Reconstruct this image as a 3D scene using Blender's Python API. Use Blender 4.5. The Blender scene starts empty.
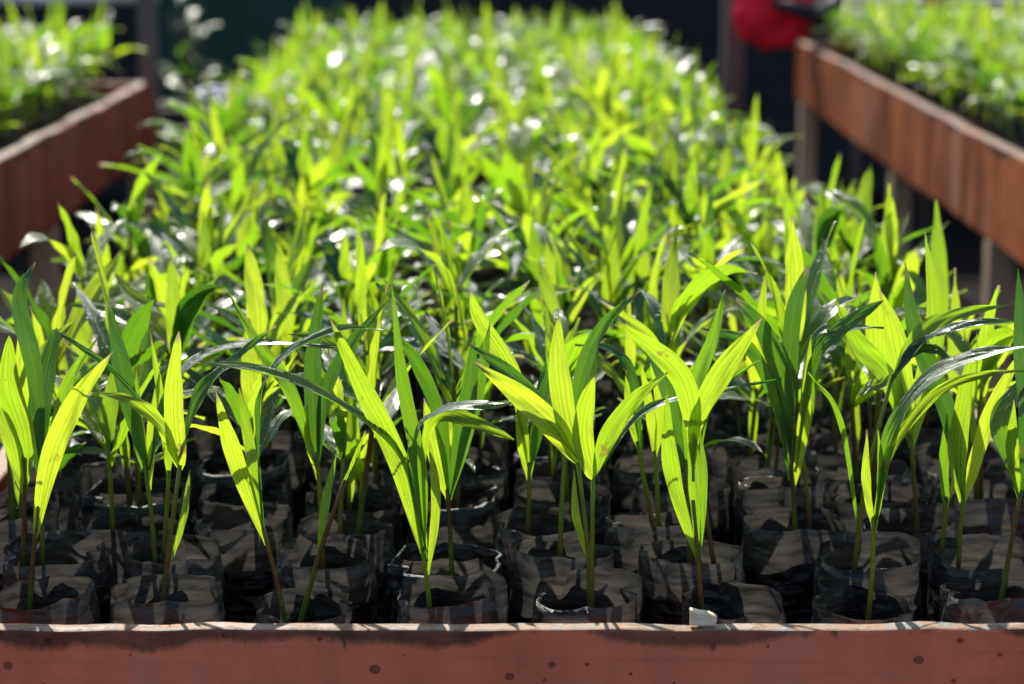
import bpy, math, random
from math import sin, cos, pi, radians as R
from mathutils import Vector, Matrix, noise

random.seed(7)
SC = bpy.context.scene
COL = SC.collection

# ------------------------------------------------------------------ camera, sky, sun, exposure
Z0 = 0.80                       # height of the bag rims on the benches
CAM = Vector((0, 0, Z0 + 0.50))
F = 2418.0                      # focal length in pixels (85 mm)
TILT = R(10.6)
cd = bpy.data.cameras.new('camera')
cam = bpy.data.objects.new('camera', cd); COL.objects.link(cam)
cam.location = CAM; cam.rotation_euler = (pi/2 - TILT, 0, 0)
cd.lens = 85.0; cd.sensor_width = 36; cd.clip_start = 0.05; cd.clip_end = 300
cd.dof.use_dof = True; cd.dof.focus_distance = 1.80; cd.dof.aperture_fstop = 6.4
SC.camera = cam

SUN_EL, SUN_AZ = R(45), R(-11)  # azimuth from +Y (ahead of the camera) towards -X (left)
w = bpy.data.worlds.new('World'); SC.world = w; w.use_nodes = True
nt = w.node_tree; bg = nt.nodes['Background']
sky = nt.nodes.new('ShaderNodeTexSky'); sky.sky_type = 'NISHITA'; sky.sun_disc = False
sky.sun_elevation = SUN_EL; sky.sun_rotation = SUN_AZ
nt.links.new(sky.outputs[0], bg.inputs[0]); bg.inputs[1].default_value = 0.115
sl = bpy.data.lights.new('sun', 'SUN'); sl.energy = 5.0; sl.angle = R(0.5); sl.color = (1, .95, .86)
so = bpy.data.objects.new('sun', sl); COL.objects.link(so)
sdir = Vector((sin(SUN_AZ)*cos(SUN_EL), cos(SUN_AZ)*cos(SUN_EL), sin(SUN_EL)))   # towards the sun
so.rotation_euler = sdir.to_track_quat('Z', 'Y').to_euler(); so.location = (0, 0, 6)
SC.view_settings.view_transform = 'Standard'; SC.view_settings.look = 'None'
SC.view_settings.gamma = 1; SC.view_settings.use_curve_mapping = False
SC.view_settings.exposure = 0.76
SC.cycles.max_bounces = 8; SC.cycles.transmission_bounces = 6; SC.cycles.diffuse_bounces = 4
SC.cycles.use_denoising = True

def ray(px, py):
    v = Vector(((px-512)/F, 1.0, -(py-342)/F))
    return Matrix.Rotation(-TILT, 3, 'X') @ v
def atY(px, py, Y):
    d = ray(px, py); return CAM + d*(Y/d.y)
def project(p):
    v = Matrix.Rotation(TILT, 3, 'X') @ (Vector(p)-CAM)
    return 512 + F*v.x/v.y, 342 - F*v.z/v.y

# ------------------------------------------------------------------ materials
class N:
    def __init__(s, name):
        s.m = bpy.data.materials.new(name); s.m.use_nodes = True
        s.t = s.m.node_tree; s.t.nodes.clear()
        s.out = s.n('ShaderNodeOutputMaterial')
    def n(s, typ, **kw):
        nd = s.t.nodes.new(typ)
        for k, v in kw.items(): setattr(nd, k, v)
        return nd
    def l(s, a, b): s.t.links.new(a, b)
    def val(s, sock, v):
        if hasattr(v, 'is_output'): s.l(v, sock)
        else: sock.default_value = v
    def math(s, op, a, b=0.0, c=None, clamp=False):
        nd = s.n('ShaderNodeMath', operation=op); nd.use_clamp = clamp
        s.val(nd.inputs[0], a); s.val(nd.inputs[1], b)
        if c is not None: s.val(nd.inputs[2], c)
        return nd.outputs[0]
    def mix(s, f, a, b, typ='MIX'):
        nd = s.n('ShaderNodeMix', data_type='RGBA', blend_type=typ)
        s.val(nd.inputs[0], f)
        for i, v in ((6, a), (7, b)):
            if isinstance(v, tuple) and len(v) == 3: v = (*v, 1)
            s.val(nd.inputs[i], v)
        return nd.outputs[2]
    def noise(s, vec, scale, detail=4, rough=.55):
        nd = s.n('ShaderNodeTexNoise'); s.val(nd.inputs['Scale'], scale)
        nd.inputs['Detail'].default_value = detail; nd.inputs['Roughness'].default_value = rough
        if vec is not None: s.l(vec, nd.inputs['Vector'])
        return nd.outputs['Fac']
    def scale(s, vec, sc):
        nd = s.n('ShaderNodeMapping'); s.l(vec, nd.inputs['Vector']); nd.inputs['Scale'].default_value = sc
        return nd.outputs[0]
    def ramp(s, f, stops):
        nd = s.n('ShaderNodeValToRGB'); s.l(f, nd.inputs[0])
        e = nd.color_ramp.elements
        while len(e) < len(stops): e.new(.5)
        for q, (p, c) in zip(e, stops): q.position = p; q.color = (*c, 1) if len(c) == 3 else c
        return nd.outputs[0]
    def step(s, f, lo, hi):
        nd = s.n('ShaderNodeMapRange'); s.l(f, nd.inputs[0])
        nd.inputs[1].default_value = lo; nd.inputs[2].default_value = hi
        return nd.outputs[0]
    def pr(s, col, rough=.6, spec=.5, bump=None, bstr=.3, bdist=.001, **kw):
        p = s.n('ShaderNodeBsdfPrincipled')
        if isinstance(col, tuple) and len(col) == 3: col = (*col, 1)
        s.val(p.inputs['Base Color'], col); s.val(p.inputs['Roughness'], rough)
        s.val(p.inputs['Specular IOR Level'], spec)
        for k, v in kw.items(): s.val(p.inputs[k], v)
        if bump is not None:
            b = s.n('ShaderNodeBump'); b.inputs['Strength'].default_value = bstr
            b.inputs['Distance'].default_value = bdist; s.l(bump, b.inputs['Height'])
            s.l(b.outputs[0], p.inputs['Normal'])
        return p.outputs[0]
    def done(s, sh): s.l(sh, s.out.inputs[0]); return s.m

def leaf_material():
    k = N('palm_leaf')
    tc = k.n('ShaderNodeTexCoord'); uv = tc.outputs['UV']; oc = tc.outputs['Object']
    at = k.n('ShaderNodeAttribute'); at.attribute_name = 'tone'
    oi = k.n('ShaderNodeObjectInfo')
    tone = k.math('ADD', at.outputs['Fac'], k.math('MULTIPLY', k.math('SUBTRACT', oi.outputs['Random'], .5), .25), clamp=True)
    sep = k.n('ShaderNodeSeparateXYZ'); k.l(uv, sep.inputs[0])
    u, v = sep.outputs[0], sep.outputs[1]
    # veins run along the blade
    vein = k.noise(k.scale(uv, (26, .9, 1)), 1.0, 3, .7)
    fine = k.noise(k.scale(uv, (110, 2.5, 1)), 1.0, 2, .5)
    mott = k.noise(oc, 60, 4, .6)
    vdark = k.step(vein, .47, .60)
    mid = k.math('LESS_THAN', k.math('ABSOLUTE', k.math('SUBTRACT', u, .5)), .018)
    base = k.ramp(tone, [(0, (.012, .068, .016)), (.5, (.035, .105, .018)), (1, (.11, .18, .02))])
    base = k.mix(k.math('MULTIPLY', vdark, .5), base, (.02, .05, .01))
    tr = k.ramp(tone, [(0, (.045, .18, .012)), (.3, (.13, .36, .012)), (.6, (.36, .66, .014)), (1, (.70, .86, .035))])
    tr = k.mix(k.math('MULTIPLY', vdark, .62), tr, (.12, .26, .004))
    tr = k.mix(k.math('MULTIPLY', k.step(fine, .45, .7), .4), tr, (.14, .32, .004))
    tr = k.mix(k.math('MULTIPLY', k.step(mott, .45, .75), .22), tr, (.30, .34, .02))
    tr = k.mix(k.math('MULTIPLY', mid, .5), tr, (.25, .4, .02))
    spot = k.step(k.noise(oc, 420, 1, .5), .74, .78)
    tr = k.mix(k.math('MULTIPLY', spot, .6), tr, (.05, .05, .01))
    # dry pale tips
    scorch = k.step(k.noise(oc, 34, 4, .65), .66, .70)
    base = k.mix(k.math('MULTIPLY', scorch, .8), base, (.16, .11, .05)); tr = k.mix(k.math('MULTIPLY', scorch, .8), tr, (.30, .22, .04))
    tip = k.math('MULTIPLY', k.step(k.math('ADD', v, k.math('MULTIPLY', mott, .12)), .97, 1.03), k.step(oi.outputs['Random'], .35, .5))
    base = k.mix(tip, base, (.30, .24, .12)); tr = k.mix(tip, tr, (.35, .28, .12))
    h = k.math('ADD', k.math('MULTIPLY', vein, .8), k.math('MULTIPLY', fine, .35))
    drops = k.step(k.noise(oc, 300, 1, .4), .63, .68)
    h = k.math('ADD', h, k.math('MULTIPLY', drops, .7))
    rough = k.math('SUBTRACT', .40, k.math('MULTIPLY', mott, .2))
    p = k.pr(base, rough, 1.0, h, .9, .0018, **{'Coat Weight': .45, 'Coat Roughness': .24})
    t = k.n('ShaderNodeBsdfTranslucent'); k.l(tr, t.inputs[0])
    ms = k.n('ShaderNodeMixShader'); k.l(k.math('ADD', .36, k.math('MULTIPLY', tone, .22)), ms.inputs[0])
    k.l(p, ms.inputs[1]); k.l(t.outputs[0], ms.inputs[2])
    return k.done(ms.outputs[0])

def stem_material():
    k = N('seedling_stem'); tc = k.n('ShaderNodeTexCoord')
    z = k.n('ShaderNodeSeparateXYZ'); k.l(tc.outputs['UV'], z.inputs[0])
    oi = k.n('ShaderNodeObjectInfo')
    f = k.math('ADD', k.math('MULTIPLY', z.outputs[1], .8), k.math('MULTIPLY', k.math('SUBTRACT', oi.outputs['Random'], .6), .7))
    f = k.math('ADD', f, k.math('MULTIPLY', k.math('SUBTRACT', k.noise(tc.outputs['Object'], 90), .5), .5))
    c = k.ramp(f, [(.0, (.10, .14, .015)), (.2, (.12, .055, .02)), (.42, (.15, .13, .02)), (.8, (.19, .27, .02))])
    t = k.n('ShaderNodeBsdfTranslucent')
    k.l(k.mix(.0, c, c), t.inputs[0])
    ms = k.n('ShaderNodeMixShader'); ms.inputs[0].default_value = .42
    k.l(k.pr(c, .4, .5), ms.inputs[1]); k.l(t.outputs[0], ms.inputs[2])
    return k.done(ms.outputs[0])

def film_material():
    k = N('black_bag_film'); tc = k.n('ShaderNodeTexCoord'); oc = tc.outputs['Object']
    uv = tc.outputs['UV']
    vo = k.n('ShaderNodeTexVoronoi'); vo.inputs['Scale'].default_value = 52
    wv = k.n('ShaderNodeVectorMath', operation='ADD'); k.l(k.scale(oc, (1, 1, 1.7)), wv.inputs[0])
    nn = k.n('ShaderNodeTexNoise'); nn.inputs['Scale'].default_value = 40; k.l(oc, nn.inputs['Vector'])
    sm = k.n('ShaderNodeVectorMath', operation='SCALE'); k.l(nn.outputs['Color'], sm.inputs[0]); sm.inputs['Scale'].default_value = .02
    k.l(sm.outputs[0], wv.inputs[1]); k.l(wv.outputs[0], vo.inputs['Vector'])
    wr = k.math('ADD', k.math('MULTIPLY', vo.outputs['Distance'], 1.0), k.math('MULTIPLY', k.noise(oc, 120, 4, .6), .35))
    st = k.noise(k.scale(uv, (1.1, 26, 1)), 1.0, 3, .55)
    dust = k.noise(oc, 25, 4, .6)
    c = k.mix(k.math('MULTIPLY', k.step(dust, .45, .75), .6), (.008, .008, .009), (.030, .026, .022))
    h = k.math('ADD', wr, k.math('MULTIPLY', st, .45))
    p = k.pr(c, k.math('ADD', .26, k.math('MULTIPLY', dust, .35)), .6, h, .9, .005)
    t = k.n('ShaderNodeBsdfTranslucent')
    tcl = k.mix(k.step(st, .35, .7), (.024, .022, .020), (.115, .104, .094))
    tcl = k.mix(k.math('MULTIPLY', k.step(dust, .5, .8), .6), tcl, (.10, .08, .065))
    k.l(tcl, t.inputs[0])
    ms = k.n('ShaderNodeMixShader'); ms.inputs[0].default_value = .36
    k.l(p, ms.inputs[1]); k.l(t.outputs[0], ms.inputs[2])
    return k.done(ms.outputs[0])

def soil_material():
    k = N('potting_soil'); tc = k.n('ShaderNodeTexCoord'); oc = tc.outputs['Object']
    a = k.noise(oc, 160, 5, .7); b = k.noise(oc, 420, 2)
    c = k.ramp(a, [(.3, (.012, .008, .006)), (.6, (.045, .03, .02)), (.8, (.14, .11, .08))])
    c = k.mix(k.math('MULTIPLY', k.step(k.noise(oc, 22), .58, .68), .7), c, (.06, .11, .02))
    return k.done(k.pr(c, .9, .3, k.math('ADD', a, b), .9, .003))

def board_material(name, red, worn, top_z, streak=1.0, edge=True):
    """painted plank: flaking and dark stains below the top edge, drips, knots"""
    k = N(name); g = k.n('ShaderNodeNewGeometry'); pos = g.outputs['Position']
    s = k.n('ShaderNodeSeparateXYZ'); k.l(pos, s.inputs[0])
    dz = k.math('SUBTRACT', top_z, s.outputs[2])
    big = k.noise(k.scale(pos, (3, 3, 1.2)), 1.8, 4, .6)
    med = k.noise(k.scale(pos, (20, 9, 20)), 1.0, 5, .65)
    grain = k.noise(k.scale(pos, (5, 5, 130)), 1.0, 4, .6)
    drip = k.noise(k.scale(pos, (46, 20, 5)), 1.0, 3, .6)
    c = k.mix(k.step(med, .35, .7), red, tuple(x*.72 for x in red))
    c = k.mix(k.math('MULTIPLY', k.step(big, .45, .7), .6*streak), c, worn)
    strk = k.noise(k.scale(pos, (16, 16, 2.2)), 1.0, 4, .65)
    c = k.mix(k.math('MULTIPLY', k.step(strk, .48, .66), .5*(streak-.6)), c, tuple(x*.35 for x in worn))
    c = k.mix(k.math('MULTIPLY', k.step(strk, .44, .32), .45*(streak-.7)), c, (.40, .30, .24))
    c = k.mix(k.math('MULTIPLY', k.step(grain, .5, .8), .35), c, tuple(x*.5 for x in red))
    ragged = k.noise(k.scale(pos, (110, 60, 60)), 1.0, 4, .75)
    lim = k.math('ADD', k.math('ADD', -.003, k.math('MULTIPLY', ragged, .009)), k.math('MULTIPLY', k.math('MULTIPLY', k.step(drip, .62, .78), big), .016))
    lim = k.math('ADD', lim, k.math('MULTIPLY', k.step(k.noise(k.scale(pos, (6, 6, 6)), 1.0, 2), .38, .72), .024))
    stain = k.step(k.math('SUBTRACT', lim, dz), -.001, .004)
    stain = k.math('MULTIPLY', stain, k.math('ADD', .45, k.math('MULTIPLY', med, .8)), clamp=True)
    c = k.mix(stain, c, k.mix(k.step(big, .4, .6), (.035, .019, .013), (.085, .05, .036)))
    vor = k.n('ShaderNodeTexVoronoi'); vor.inputs['Scale'].default_value = 31; vor.voronoi_dimensions = '2D'
    cx = k.n('ShaderNodeCombineXYZ'); k.l(s.outputs[0 if edge > .9 else 1], cx.inputs[0]); k.l(k.math('MULTIPLY', s.outputs[2], 1.2), cx.inputs[1])
    k.l(cx.outputs[0], vor.inputs['Vector'])
    sc = k.n('ShaderNodeSeparateColor'); k.l(vor.outputs['Color'], sc.inputs[0])
    rad = k.math('MULTIPLY', k.step(sc.outputs[0], .2, 1.0), .21)
    hole = k.math('LESS_THAN', k.math('ADD', vor.outputs['Distance'], k.math('MULTIPLY', med, .16)), rad)
    c = k.mix(k.math('MULTIPLY', hole, k.math('ADD', .3, k.math('MULTIPLY', big, .6))), c, (.022, .008, .007))
    scr = k.step(k.noise(k.scale(pos, (12, 12, 190)), 1.3, 2), .70, .74)
    c = k.mix(k.math('MULTIPLY', scr, .3), c, (.35, .2, .15))
    if edge:   # sawn top edge, rubbed pale with smears of old paint
        up = k.n('ShaderNodeSeparateXYZ'); k.l(g.outputs['Normal'], up.inputs[0])
        isup = k.step(up.outputs[2], .55, .8)
        tn = k.noise(k.scale(pos, (14, 30, 14)), 1.0, 5, .75)
        tc2 = k.ramp(tn, [(.32, (.34, .14, .07)), (.43, (.30, .25, .22)), (.48, (.11, .065, .04)), (.53, (.36, .18, .09)), (.59, (.13, .17, .16)), (.64, (.33, .27, .23))])
        tc2 = k.mix(k.math('MULTIPLY', k.step(grain, .4, .6), .25), tc2, (.2, .12, .07))
        c = k.mix(k.math('MULTIPLY', isup, float(edge)), c, tc2)
    h = k.math('ADD', k.math('MULTIPLY', grain, .5), k.math('ADD', med, k.math('MULTIPLY', hole, -.8)))
    return k.done(k.pr(c, k.math('ADD', .42, k.math('MULTIPLY', med, .25)), .16, h, .5, .0015))

def simple(name, c1, c2, sc=20, rough=.7, bump=.4, bd=.002, stretch=(1, 1, 1), spec=.4):
    k = N(name); tc = k.n('ShaderNodeTexCoord'); v = k.scale(tc.outputs['Object'], stretch)
    n1 = k.noise(v, sc, 5, .65); n2 = k.noise(v, sc*.17, 3)
    f = k.math('MULTIPLY', k.math('ADD', n1, n2), .5)
    c = k.mix(k.step(f, .38, .62), c1, c2)
    return k.done(k.pr(c, rough, spec, n1, bump, bd))

M = dict(
    leaf=leaf_material(), stem=stem_material(), film=film_material(), soil=soil_material(),
    front=board_material('red_painted_board', (.88, .20, .11), (.80, .21, .125), Z0-.0135),
    left=board_material('shaded_brown_board', (.42, .115, .058), (.22, .07, .035), Z0+.03, 2.0, .4),  # shade on the left bench is put into this darker brown
    right=board_material('orange_brown_board', (.50, .150, .045), (.19, .05, .018), Z0+.03, 2.0, .4),  # sunlit look of the right bench is put into this brighter orange
    leg=simple('sawn_pale_wood', (.62, .47, .34), (.42, .30, .2), 30, .8, .4, .002, (1, 1, .1)),
    slat=simple('weathered_slat', (.12, .09, .07), (.05, .04, .03), 30, .85),
    grey=simple('weathered_grey_wood', (.15, .125, .11), (.05, .042, .036), 14, .8, .5, .003, (1, 1, .12)),
    ground=simple('packed_ground', (.016, .014, .012), (.008, .007, .006), 9, 1.0, .6, .01, spec=.05),
    net=simple('dark_shade_net', (.008, .009, .013), (.016, .016, .020), 90, .9, .5, .002),
    green=simple('dark_green_net', (.004, .05, .03), (.003, .028, .02), 60, .7, .5, .003),
    crate=simple('grey_crate_plastic', (.028, .026, .025), (.014, .013, .013), 14, .5, .2),
    plastic=simple('pale_blue_plastic', (.09, .12, .24), (.03, .045, .12), 9, .5, .5, .004, spec=.25),
    red=simple('red_cloth', (.85, .006, .03), (.6, .004, .02), 12, .8, .3),
    pink=simple('pink_cloth', (.70, .16, .22), (.55, .10, .16), 12, .8, .3),
    black=simple('black_webbing', (.008, .008, .012), (.018, .018, .025), 60, .6, .3),
    chip=simple('bleached_chip', (.95, .80, .60), (.6, .42, .25), 120, .8, .6, .002, (1, 1, 3)),
    bark=simple('leafy_stem_bark', (.08, .06, .03), (.05, .05, .02), 40),
)

# ------------------------------------------------------------------ mesh helpers
class MB:
    def __init__(s): s.v = []; s.f = []; s.uv = []; s.mi = []; s.tone = []
    def add(s, vs, fs, uvs=None, mi=0, tone=0.5):
        o = len(s.v); s.v += [tuple(p) for p in vs]
        s.tone += [tone]*len(vs)
        for q in fs:
            s.f.append(tuple(o+i for i in q)); s.mi.append(mi)
            s.uv += [(uvs[i] if uvs else (0, 0)) for i in q]
    def merge(s, d, mtx, mi):
        """append mesh-data dict d transformed by mtx"""
        o = len(s.v); s.v += [tuple(mtx @ Vector(p)) for p in d.v]; s.tone += d.tone
        s.f += [tuple(o+i for i in q) for q in d.f]; s.uv += d.uv; s.mi += [mi]*len(d.f)
    def box(s, x0, x1, y0, y1, z0, z1, mi=0):
        vs = [(x, y, z) for z in (z0, z1) for y in (y0, y1) for x in (x0, x1)]
        s.add(vs, [(0, 2, 3, 1), (4, 5, 7, 6), (0, 1, 5, 4), (2, 6, 7, 3), (0, 4, 6, 2), (1, 3, 7, 5)], None, mi)
    def tube(s, pts, rad, n=8, mi=0, cap=True):
        vs = []; fs = []; uvs = []
        m = len(pts)
        for i, p in enumerate(pts):
            t = (pts[min(i+1, m-1)] - pts[max(i-1, 0)]).normalized()
            a = t.orthogonal().normalized() if i == 0 else (a - t*a.dot(t)).normalized()
            b = t.cross(a); r = rad[i] if isinstance(rad, (list, tuple)) else rad
            for j in range(n):
                q = 2*pi*j/n; vs.append(p + a*(r*cos(q)) + b*(r*sin(q))); uvs.append((j/n, i/(m-1)))
        for i in range(m-1):
            for j in range(n):
                k = (j+1) % n; fs.append((i*n+j, i*n+k, (i+1)*n+k, (i+1)*n+j))
        if cap: fs.append(tuple(range(n))[::-1]); fs.append(tuple((m-1)*n+j for j in range(n)))
        s.add(vs, fs, uvs, mi)
    def mesh(s, name, mats, smooth=True):
        me = bpy.data.meshes.new(name); me.from_pydata(s.v, [], s.f)
        ul = me.uv_layers.new(name='uv'); ul.data.foreach_set('uv', [c for p in s.uv for c in p])
        at = me.attributes.new('tone', 'FLOAT', 'POINT'); at.data.foreach_set('value', s.tone)
        for m in mats: me.materials.append(m)
        me.polygons.foreach_set('material_index', s.mi)
        me.polygons.foreach_set('use_smooth', [smooth]*len(s.f)); me.update()
        return me

def link(name, me, parent=None, loc=(0, 0, 0)):
    o = bpy.data.objects.new(name, me); COL.objects.link(o); o.location = loc
    if parent: o.parent = parent
    return o
def bevel(o, wd, seg=2):
    m = o.modifiers.new('bevel', 'BEVEL'); m.width = wd; m.segments = seg; m.limit_method = 'ANGLE'
def empty(name, loc, label, cat, group=None):
    o = link(name, None, None, loc); o['label'] = label; o['category'] = cat
    if group: o['group'] = group
    o.empty_display_size = .05
    return o
def tag(o, label, cat, group=None, kind=None):
    if label: o['label'] = label
    if cat: o['category'] = cat
    if group: o['group'] = group
    if kind: o['kind'] = kind
    return o

def catmull(P, n):
    P = [P[0]*2-P[1]] + list(P) + [P[-1]*2-P[-2]]
    out = []; segs = len(P)-3
    for i in range(n+1):
        t = i/n*segs; k = min(int(t), segs-1); t -= k
        a, b, c, d = P[k:k+4]
        out.append(.5*((2*b) + (c-a)*t + (2*a-5*b+4*c-d)*t*t + (3*b-a-3*c+d)*t**3))
    return out

def leaf_mb(path, W, normal, tone, fold=.25, twist=0.0, nl=18, nc=12, seed=0, pw=.78, blunt=.85):
    """pleated lanceolate blade along path; normal = hint for the upper face"""
    rn = random.Random(seed); m = MB(); vs = []; uvs = []
    pts = catmull(path, nl); side0 = None
    pleats = rn.choice((5, 6, 7)); ph = rn.random()*6; wob = rn.uniform(.0, .0012)
    for i, p in enumerate(pts):
        t = i/nl
        T = (pts[min(i+1, nl)]-pts[max(i-1, 0)]).normalized()
        S = T.cross(normal)
        if S.length < .15: S = side0 or T.orthogonal()
        S.normalize()
        if side0 is not None:
            if S.dot(side0) < 0: S = -S
            S = (S + side0*.8).normalized(); S = (S - T*S.dot(T)).normalized()
        side0 = S
        Nn = S.cross(T)
        ang = twist*t; S2 = S*cos(ang)+Nn*sin(ang); N2 = -S*sin(ang)+Nn*cos(ang)
        wd = max(0.0006, W*.5*max(0, sin(pi*min(1, t**pw)))**blunt)
        if t < .12: wd = max(wd, .0011)
        if i == nl: wd = .0003
        wp = 1+.04*sin(t*17+ph)
        for j in range(nc+1):
            u = j/nc*2-1
            zig = abs(((u*pleats*.5+.25) % 1)-.5)*2-.5
            z = -abs(u)*wd*fold*-1 + zig*min(.0014, wd*.22) + wob*sin(t*14+ph+u*2)
            z += .0008*sin(t*23+u*5+ph)*abs(u)
            vs.append(p + S2*(u*wd*wp*cos(fold*.6)) + N2*z); uvs.append((j/nc, t))
    fs = [(i*(nc+1)+j, i*(nc+1)+j+1, (i+1)*(nc+1)+j+1, (i+1)*(nc+1)+j) for i in range(nl) for j in range(nc)]
    m.add(vs, fs, uvs, 0, tone)
    return m

def stem_mb(pts, r0, r1):
    m = MB(); P = catmull(pts, 8); n = len(P)
    m.tube(P, [r0+(r1-r0)*i/(n-1) for i in range(n)], 8)
    return m

# ------------------------------------------------------------------ grow bags
def bag_mb(seed, H=.15, R0=.043, soil_drop=.03, with_soil=False):
    rn = random.Random(seed); n = 44
    q = Vector((rn.random()*50, rn.random()*50, 0))
    m = MB(); vs = []; uvs = []
    zs = [0, .03, .07, H-soil_drop-.014, H-soil_drop, H-soil_drop*.66, H-soil_drop*.4, H-soil_drop*.16, H]
    sx, sy = rn.uniform(.97, 1.05), rn.uniform(.93, 1.02)
    sq = rn.uniform(2.3, 3.4); tilt = rn.uniform(-.004, .004); tilt2 = rn.uniform(-.005, .004)
    crease = [rn.uniform(0, 2*pi) for _ in range(7)]; cz = rn.uniform(.3, .7)
    rolled = rn.random() < .12
    for i, z in enumerate(zs):
        t = i/(len(zs)-1); loose = max(0, (z-(H-soil_drop))/soil_drop)
        for j in range(n):
            a = 2*pi*j/n; ca, sa = cos(a), sin(a)
            r = R0*(abs(ca)**sq+abs(sa)**sq)**(-1/sq)*.93
            nz = noise.noise(Vector((ca*1.6, sa*1.6, z*30))+q); nz2 = noise.noise(Vector((ca*5, sa*5, z*45))+q)
            r += nz*(.0015+.0048*loose)+nz2*(.0008+.0016*loose)
            for c in crease:
                dd = abs((a-c+pi) % (2*pi)-pi)
                if dd < .22: r -= (1-dd/.22)*(.0012+.0065*loose)
            r -= loose*.003
            zz = z
            if i == len(zs)-1: zz += tilt*ca+tilt2*sa+.0016*noise.noise(Vector((ca*2.2, sa*2.2, 9))+q)+.0009*noise.noise(Vector((ca*9, sa*9, 3))+q)
            vs.append((r*ca*sx, r*sa*sy, zz)); uvs.append((j/n*6, z*8))
    L = len(zs)
    fs = [(i*n+j, i*n+(j+1) % n, (i+1)*n+(j+1) % n, (i+1)*n+j) for i in range(L-1) for j in range(n)]
    if rolled:   # rim folded outwards into a cuff
        o = len(vs)
        for dr, dzz in ((.0022, -.001), (.003, -.010-.004*rn.random())):
            for j in range(n):
                x, y, z = vs[(L-1)*n+j]; a = 2*pi*j/n
                k2 = noise.noise(Vector((cos(a)*4, sin(a)*4, 7))+q)
                vs.append((x+cos(a)*(dr+.001*k2), y+sin(a)*(dr+.001*k2), z+dzz*(1+.5*k2))); uvs.append((j/n*6, z*8+.1))
        b0 = (L-1)*n
        fs += [(b0+j, b0+(j+1) % n, o+(j+1) % n, o+j) for j in range(n)]
        fs += [(o+j, o+(j+1) % n, o+n+(j+1) % n, o+n+j) for j in range(n)]
    m.add(vs, fs, uvs, 0)
    s = soil_mb(seed, H-soil_drop, R0*.93, sx, sy, sq)
    if with_soil: m.merge(s, Matrix(), 1)
    return m, s
def soil_mb(seed, z, R0, sx, sy, sq):
    q = Vector((seed*3.1, seed*1.7, 0)); m = MB(); vs = [(0, 0, z+.002)]; n = 36; rings = 9
    for k in range(1, rings+1):
        for j in range(n):
            a = 2*pi*j/n; ca, sa = cos(a), sin(a)
            r = R0*(abs(ca)**sq+abs(sa)**sq)**(-1/sq)*.93*k/rings
            x, y = r*ca*sx, r*sa*sy
            vs.append((x, y, z+.006*noise.noise(Vector((x*60, y*60, 0))+q)+.004*noise.noise(Vector((x*190, y*190, 0))+q)-.0))
    fs = [(0, 1+j, 1+(j+1) % n) for j in range(n)]
    for k in range(rings-1):
        for j in range(n):
            fs.append((1+k*n+j, 1+(k+1)*n+j, 1+(k+1)*n+(j+1) % n, 1+k*n+(j+1) % n))
    o = len(vs)-n
    for z2, f in ((z-.012, .97), (z-.05, .95), (z-.115, .93)):
        for j in range(n):
            x, y, _ = vs[o+j]; vs.append((x*f, y*f, z2))
    for k in range(3):
        for j in range(n):
            a = o+k*n; fs.append((a+j, a+n+j, a+n+(j+1) % n, a+(j+1) % n))
    m.add(vs, fs); return m

BAGH = .15
BAGS = []
for i in range(14):
    drop = random.Random(100+i).choice((.024, .03, .034, .038, .03))
    bm_, sm_ = bag_mb(i+1, BAGH, .0445, drop); bs_, _ = bag_mb(i+1, BAGH, .0445, drop, True)
    BAGS.append(dict(bag=bm_.mesh('grow_bag', [M['film']]), soil=sm_.mesh('soil', [M['soil']]),
                     both=bs_.mesh('grow_bag', [M['film'], M['soil']]), raw=bm_, drop=drop))

# ------------------------------------------------------------------ generic shoots (base at origin, z up)
def make_shoot(seed, small=False):
    rn = random.Random(seed)
    h = rn.uniform(.075, .12); lean = rn.uniform(0, .16); la = rn.uniform(0, 2*pi)
    top = Vector((cos(la)*lean*h, sin(la)*lean*h, h))
    stem = stem_mb([Vector((0, 0, -.002)), top*.5+Vector((rn.uniform(-.002, .002), 0, 0)), top], .0021, .0017)
    leaves = []; k = rn.choice((4, 4, 5, 6)); az = rn.uniform(0, 2*pi)
    for i in range(k):
        newest = (i == k-1)
        a = az + i*pi*rn.uniform(.82, 1.18) + rn.uniform(-.35, .35)
        L = rn.uniform(.07, .115)*(1.0 if not newest else .95)
        el = rn.uniform(22, 72) if not newest else rn.uniform(78, 88)
        bend = rn.uniform(10, 95) if not newest else rn.uniform(2, 25)
        if rn.random() < .2: bend *= .3
        st = top*rn.uniform(.74, 1.0)
        P = [st.copy()]; cur = st.copy(); S = 5; e = R(el)
        for s_ in range(S):
            cur = cur + Vector((cos(a)*cos(e), sin(a)*cos(e), sin(e)))*(L/S)
            P.append(cur.copy()); e -= R(bend)/S*(.5+s_*.28); a += rn.uniform(-.08, .08)
        nrm = Vector((-cos(a)*sin(R(el)), -sin(a)*sin(R(el)), cos(R(el))+.3)).normalized()
        W = rn.uniform(.0115, .0205)*(.8 if newest else 1)
        tone = min(1, max(0, rn.gauss(.53, .29))) if not newest else rn.uniform(.65, 1)
        leaves.append(leaf_mb(P, W, nrm, tone, rn.uniform(.05, .4), rn.uniform(-.9, .9), 12 if small else 16, 8 if small else 12, seed*10+i, rn.uniform(.68, .95), rn.uniform(.7, 1.0)))
    # short sheath leaf hugging the stem
    if rn.random() < .6:
        a = rn.uniform(0, 2*pi); d = Vector((cos(a), sin(a), 0)); st = top*.35
        leaves.append(leaf_mb([st, st+d*.006+Vector((0, 0, .03)), st+d*.011+Vector((0, 0, .058))], .007, -d, .8, .3, 0, 8, 4, seed))
    return dict(stem=stem, leaves=leaves)

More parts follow.
